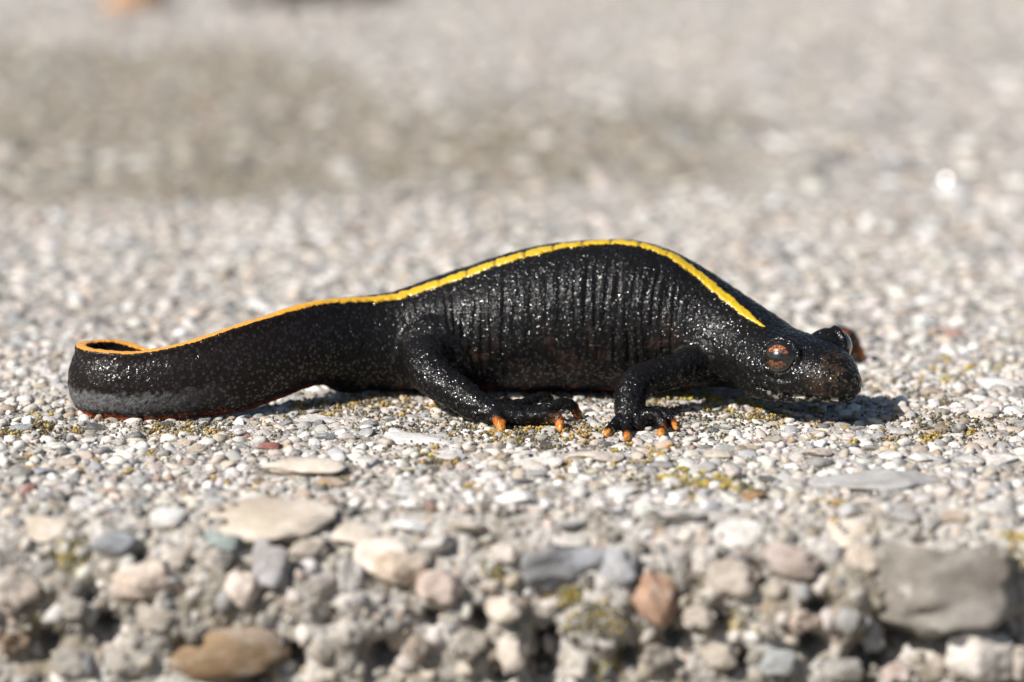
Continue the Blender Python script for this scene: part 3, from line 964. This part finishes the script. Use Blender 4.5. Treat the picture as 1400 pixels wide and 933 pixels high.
def build_newt():
    me = bpy.data.meshes.new('body_shells')
    me.from_pydata(SHV, [], SHF)
    tmp = bpy.data.objects.new('body_shells', me)
    COL.objects.link(tmp)
    md = tmp.modifiers.new('remesh', 'REMESH')
    md.mode = 'VOXEL'
    md.voxel_size = 0.2
    bpy.context.view_layer.update()
    ev = tmp.evaluated_get(bpy.context.evaluated_depsgraph_get())
    m2 = ev.to_mesh()
    nv, nf, ne = len(m2.vertices), len(m2.polygons), len(m2.edges)
    co = np.empty(nv * 3, np.float32); m2.vertices.foreach_get('co', co); co = co.reshape(-1, 3).astype(float)
    lp = np.empty(len(m2.loops), np.int32); m2.loops.foreach_get('vertex_index', lp)
    F = lp.reshape(-1, 4)
    E = np.empty(ne * 2, np.int32); m2.edges.foreach_get('vertices', E); E = E.reshape(-1, 2)
    ev.to_mesh_clear()
    bpy.data.objects.remove(tmp); bpy.data.meshes.remove(me)
    co = laplace(co, E, 7, 0.5)
    # melt hip and shoulder into the trunk
    w = 0
    for c, rad in ((at(598, 470, 18.5), 4.6), (at(958, 490, 15.5), 3.6)):
        w = np.maximum(w, np.exp(-((co - c) ** 2).sum(1) / rad ** 2))
    sm = laplace(co, E, 110, 0.5)
    co = co + (sm - co) * np.clip(w * 1.3, 0, 1)[:, None]
    def normals(co):
        a = co[F[:, 2]] - co[F[:, 0]]; b = co[F[:, 3]] - co[F[:, 1]]
        fn = np.cross(a, b)
        vn = np.zeros_like(co)
        for k in range(4):
            for j in range(3):
                vn[:, j] += np.bincount(F[:, k], fn[:, j], len(co))
        return vn / np.maximum(np.linalg.norm(vn, axis=1), 1e-9)[:, None]
    vn = normals(co)
    # nearest place on the spine and on the limbs
    near = np.empty(nv, np.int64); dist_spine = np.empty(nv)
    L = np.array(LIMB)
    dl = np.empty(nv)
    sub = np.arange(0, SPN, 2)
    for a in range(0, nv, 20000):
        p = co[a:a + 20000]
        d = (p[:, None, 0] - SC[None, sub, 0]) ** 2 + (p[:, None, 1] - SC[None, sub, 1]) ** 2 + 0.15 * (p[:, None, 2] - SC[None, sub, 2]) ** 2
        near[a:a + 20000] = sub[d.argmin(1)]
        q = np.sqrt(((p[:, None, :] - L[None, :, :3]) ** 2).sum(2)) / (L[None, :, 3] * 1.12)
        dl[a:a + 20000] = q.min(1)
    rel = co - SC[near]
    s = SPS[near] + (rel[:, 0] * Tn[near, 0] + rel[:, 1] * Tn[near, 1])
    v = np.clip((co[:, 2] - SPI[near, 3]) / (2 * HH[near]), 0, 1)
    side = rel[:, 0] * SR[near, 0] + rel[:, 1] * SR[near, 1]
    fs = SPS
    def s_at(k): # arclength of station k
        return np.concatenate([[0], np.cumsum(np.linalg.norm(np.diff(ST[:, :2], axis=0), axis=1))])[k]
    limb = smooth(1.25, 1.0, dl)
    # distance to the stripe
    stripe = np.array([section(i, math.radians(SPI[i, 6] + 4.0 * (1 - KT[i]))) for i in range(SPN)])
    send = s_at(26) - 0.4
    on = SPS < send
    stripe = stripe[on]; ss = SPS[on]
    sd = np.full(nv, 99.0)
    cand = np.where((v > 0.6) & (dl > 0.9))[0]
    for a in range(0, len(cand), 20000):
        c = cand[a:a + 20000]
        d = np.sqrt(((co[c][:, None, :] - stripe[None]) ** 2).sum(2))
        sd[c] = d.min(1)
    half = np.interp(s, [0, s_at(4), s_at(9), s_at(15), s_at(19), s_at(23), s_at(25), send], [0.7, 0.85, 0.95, 1.0, 1.15, 1.0, 0.8, 0.2])
    sd = sd / half + (0.10 + 0.2 * (KT[near] < 0.5)) * vnoise(co * 1.6, 5) + 0.06 * vnoise(co * 4, 6)
    # --- real folds and ridges
    trunk = smooth(s_at(14), s_at(16) , s) * smooth(s_at(24), s_at(22), s) * (1 - limb)
    flank = smooth(0.10, 0.30, v) * smooth(0.99, 0.78, v) * trunk
    wob = 0.8 * vnoise(np.stack([s * 0.35, v * 3.0, side * 0.05], 1), 8) + 0.5 * vnoise(np.stack([s * 0.9, v * 5, side * 0], 1), 9)
    fold = np.sin(2 * math.pi * (s + wob) / 1.75)
    fold = np.where(fold < 0, fold, fold * 0.4)
    amp = 0.5 + 0.5 * vnoise(np.stack([s * 0.25, v * 2.5, side * 0.1], 1), 12)
    disp = 0.16 * fold * flank * (0.35 + 0.9 * amp)
    deep = np.abs(((s - s_at(16)) / 4.3 + 0.2 * vnoise(np.stack([s * .2, v * 2, s * 0], 1), 15)) % 1.0 - 0.5) * 4.3
    disp -= 0.16 * np.exp(-(deep / 0.4) ** 2) * flank
    # stripe stands proud, cut into beads by the ribs
    beads = np.abs(((s - s_at(15)) / 4.6) % 1.0 - 0.5) * 4.6
    bead_cut = np.exp(-(beads / 0.22) ** 2) * smooth(s_at(15), s_at(17), s) * smooth(s_at(23), s_at(21), s)
    disp += smooth(1.15, 0.55, sd) * 0.26 * (1 - bead_cut) * (KT[near] < 0.9)
    disp -= smooth(0.9, 1.15, sd) * smooth(1.8, 1.3, sd) * 0.12 * (KT[near] < 0.9)
    # general lumpiness of skin
    disp += 0.06 * vnoise(co * 1.1, 18) + 0.05 * vnoise(co * 2.4, 19)
    # loose skin of the legs
    disp += limb * (0.10 * vnoise(co * np.array([1.0, 1.0, 1.8]), 22) + 0.07 * vnoise(co * 2.2, 24))
    # gular fold behind the jaw
    hx = (co - MID) @ HEAD_F; hy = (co - MID) @ HEAD_S; hz = co[:, 2]
    head = smooth(s_at(25) - 1.5, s_at(25) + 1.5, s) * (1 - limb)
    gul = np.abs(hx + 7.6 + 0.25 * (hz - 6))
    disp -= 0.35 * np.exp(-(gul / 0.55) ** 2) * smooth(9.5, 7.0, hz) * (1 - limb)
    # mouth line and nostrils
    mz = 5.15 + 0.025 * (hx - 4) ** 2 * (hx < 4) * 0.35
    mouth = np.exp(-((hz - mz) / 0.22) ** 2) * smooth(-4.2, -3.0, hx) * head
    disp -= 0.42 * mouth
    lowlip = smooth(mz - 1.5, mz - 0.3, hz) * smooth(mz + 0.1, mz - 0.2, hz) * smooth(-3, 1, hx) * head
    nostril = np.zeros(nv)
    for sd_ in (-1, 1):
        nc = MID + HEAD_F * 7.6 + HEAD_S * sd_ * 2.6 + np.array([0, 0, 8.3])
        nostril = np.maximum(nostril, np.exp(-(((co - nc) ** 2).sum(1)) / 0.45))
    disp -= 0.7 * nostril
    co2 = co + vn * disp[:, None]
    co2[:, 2] = np.maximum(co2[:, 2], 0.12 + 0.0 * co2[:, 2])
    # --- skin colours, with shade painted into the nostrils and mouth crease
    n1 = fbm(co * 0.5, 3, 30); n2 = vnoise(co * 1.6, 33); n3 = vnoise(co * 4.0, 35)
    base = np.tile([0.0052, 0.0046, 0.0045], (nv, 1))
    def blend(c, m):
        nonlocal base
        m = np.clip(m, 0, 1)[:, None]
        base = base * (1 - m) + np.array(c) * m
    blend((0.024, 0.013, 0.009), smooth(0.0, 0.5, n1) * 0.8 * smooth(0.75, 0.4, v) * trunk)
    tail = smooth(s_at(13), s_at(11), s) * (1 - limb)
    blend((0.011, 0.0065, 0.0052), tail * 0.7)
    band = smooth(s_at(10), s_at(7) , s) * smooth(0.10, 0.19, v + 0.03 * n2) * smooth(0.46, 0.36, v + 0.05 * n2) * (1 - limb)
    band = band * smooth(s_at(2), s_at(4), s)
    blend((0.17, 0.175, 0.18), band * (0.55 + 0.45 * n3))
    low = smooth(s_at(13), s_at(11), s) * smooth(0.085, 0.03, v + 0.06 * n2) * (1 - limb)
    blend((0.36, 0.055, 0.012), low * (0.25 + 0.7 * smooth(s_at(9), s_at(7), s)))
    blend((0.10, 0.03, 0.012), smooth(0.18, 0.06, v) * trunk * smooth(0.0, 0.5, n1 + 0.2 * n2) * 0.8)
    blend((0.026, 0.016, 0.010), head * smooth(3.0, 7.5, hx) * smooth(-0.2, 0.5, n2 + n1) * 0.9)
    blend((0.16, 0.115, 0.06), head * smooth(5.0, 7.5, hx) * smooth(0.45, 0.7, n3) * 0.4)
    blend((0.42, 0.38, 0.31), lowlip * smooth(0.22, 0.40, n2 + 0.3 * n3) * 0.9)
    blend((0.002, 0.0015, 0.0015), np.maximum(smooth(0.4, 0.8, nostril), 0.8 * smooth(0.5, 0.9, mouth)))  # shade of the nostril holes and mouth crease, put into the colour
    ydark = np.clip(bead_cut * 0.7, 0, 1)
    tp = np.array(TIPS)
    dt = np.sqrt(((co[:, None, :] - tp[None]) ** 2).sum(2)).min(1)
    blend((0.42, 0.12, 0.02), smooth(2.5, 1.1, dt + 0.7 * n2 + 0.2 * n3) * limb)
    blend((0.50, 0.27, 0.06), smooth(1.1, 0.4, dt + 0.4 * n3) * limb * 0.6)
    farhand = smooth(44, 48, co[:, 1]) * (co[:, 0] > 40)
    blend((0.30, 0.10, 0.03), farhand * smooth(-0.1, 0.3, n1 + 0.6 * n2) * 0.8)
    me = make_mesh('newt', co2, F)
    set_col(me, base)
    ts = smooth(s_at(17), s_at(9), s)[:, None]
    scol = np.array([0.54, 0.35, 0.012]) * (1 - ts) + np.array([0.72, 0.30, 0.035]) * ts
    scol = scol * (1 - 0.75 * ydark[:, None])
    set_col(me, scol, 'stripe_col')
    set_float(me, sd, 'stripe_d')
    set_float(me, s, 'along')
    set_float(me, flank, 'flank')
    set_float(me, np.clip(0.25 + 0.75 * (1 - tail * 0.75) - 0.15 * head * smooth(1.5, 4, hx), 0, 1), 'warts')
    return me

def mat_skin():
    N = NT('wet_skin')
    v = N.coords()
    col = N.attr('col', 'Color')
    sd = N.attr('stripe_d')
    m = N.ramp(N.math('ADD', sd, N.math('MULTIPLY', N.math('SUBTRACT', N.noise(v, 2.2, 3), 0.5), 0.35)), 0.85, 1.0, 1.0, 0.0)
    c = N.mix(m, col, N.attr('stripe_col', 'Color'))
    N.l(c, N.b.inputs['Base Color'])
    # granular skin: rounded warts of two sizes
    w1 = N.math('DIVIDE', N.voro(v, 1.45, 'F1'), 0.42)
    w2 = N.math('DIVIDE', N.voro(v, 3.4, 'F1'), 0.55)
    d1 = N.math('SUBTRACT', 1.0, N.math('MULTIPLY', w1, w1), True)
    d2 = N.math('SUBTRACT', 1.0, N.math('MULTIPLY', w2, w2), True)
    fl = N.attr('flank')
    cmb = N.n('ShaderNodeCombineXYZ')
    N.l(N.attr('along'), cmb.inputs[0])
    sep = N.n('ShaderNodeSeparateXYZ'); N.l(v, sep.inputs[0])
    N.l(N.math('MULTIPLY', sep.outputs[2], 0.16), cmb.inputs[1])
    folds = N.noise(cmb.outputs[0], 1.3, 3, 0.6)
    # warts differ in height from place to place
    wv = N.ramp(N.noise(v, 0.6, 2), 0.3, 0.7, 0.55, 1.25)
    wa = N.math('MULTIPLY', N.math('MULTIPLY', N.attr('warts'), wv), N.math('SUBTRACT', 1.0, N.math('MULTIPLY', m, 0.6)))
    h = N.math('ADD', N.math('MULTIPLY', d1, wa), N.math('MULTIPLY', d2, 0.36))
    h = N.math('ADD', h, N.math('MULTIPLY', N.math('MULTIPLY', folds, fl), 2.4))
    bmp = N.bump(h, 0.000085, 1.0)
    N.l(bmp, N.b.inputs['Normal'])
    N.b.inputs['Roughness'].default_value = 0.5
    N.b.inputs['Specular IOR Level'].default_value = 0.08
    # wart tips carry the wet film, the skin between them is matt
    shine = N.math('MAXIMUM', N.ramp(d1, 0.02, 0.40, 0.10, 1.0), N.math('MULTIPLY', N.ramp(d2, 0.4, 0.8), 0.35))
    shine = N.math('MAXIMUM', shine, N.math('MULTIPLY', m, 0.7))
    N.l(shine, N.b.inputs['Coat Weight'])
    N.b.inputs['Coat Roughness'].default_value = 0.165
    N.b.inputs['Coat IOR'].default_value = 1.6
    N.l(bmp, N.b.inputs['Coat Normal'])
    return N.m

newt = link('newt', build_newt(), mat_skin())
newt['label'] = 'black warty newt with a yellow back stripe and curled tail on concrete'
newt['category'] = 'newt'

def glossy(name, nodes):
    N = NT(name)
    nodes(N)
    N.b.inputs['Roughness'].default_value = 0.25
    N.b.inputs['Coat Weight'].default_value = 1.0
    N.b.inputs['Coat Roughness'].default_value = 0.03
    return N.m
M_EYE = glossy('eyeball_dark', lambda N: N.b.inputs['Base Color'].__setattr__('default_value', (0.012, 0.008, 0.006, 1)))
M_PUPIL = glossy('pupil_black', lambda N: N.b.inputs['Base Color'].__setattr__('default_value', (0.002, 0.002, 0.002, 1)))
def iris_nodes(N):
    v = N.coords()
    f = N.noise(v, 3.2, 4, 0.7)
    band = N.attr('band')
    c = N.mix(N.ramp(f, 0.42, 0.60), (0.02, 0.007, 0.004), (0.44, 0.16, 0.055))
    c = N.mix(band, c, (0.012, 0.006, 0.004))
    N.l(c, N.b.inputs['Base Color'])
M_IRIS = glossy('iris_copper', iris_nodes)

def cap(radius, a0, a1, squash=1.0, n=40, m=8):
    """part of a sphere round +Z between two angles (degrees)"""
    V, F = [], []
    for j in range(m + 1):
        t = math.radians(a0 + (a1 - a0) * j / m)
        for k in range(n):
            p = 2 * math.pi * k / n
            V.append((radius * math.sin(t) * math.cos(p), radius * math.sin(t) * math.sin(p) * squash, radius * math.cos(t)))
    for j in range(m):
        for k in range(n):
            a, b = j * n + k, j * n + (k + 1) % n
            F.append((a, a + n, b + n, b))
    return np.array(V), np.array(F)

for (c, g) in EYES:
    R = 2.75
    zc = Vector(g)
    xr = Vector((0, 0, 1)).cross(zc).normalized()
    yr = zc.cross(xr)
    Mx = Matrix((xr, yr, zc)).transposed().to_4x4()
    Mx.translation = Vector((c - g * 0.15) * MM)
    sv, sf = ico(4)
    eye = link('eye', make_mesh('eye', sv * R, sf), M_EYE, newt)
    eye.matrix_local = Mx
    v, f = cap(R + 0.03, 18, 40)
    me = make_mesh('iris', v, f)
    ang = np.arctan2(v[:, 1], v[:, 0])
    rad = np.hypot(v[:, 0], v[:, 1])
    set_float(me, np.clip(smooth(0.62, 0.30, np.abs(np.sin(ang))) * 0.95 + 0.55 * (np.sin(ang) < 0), 0, 1), 'band')
    iris = link('iris', me, M_IRIS, eye)
    v, f = cap(R + 0.06, 0.5, 23, 0.84)
    link('pupil', make_mesh('pupil', v, f), M_PUPIL, eye)
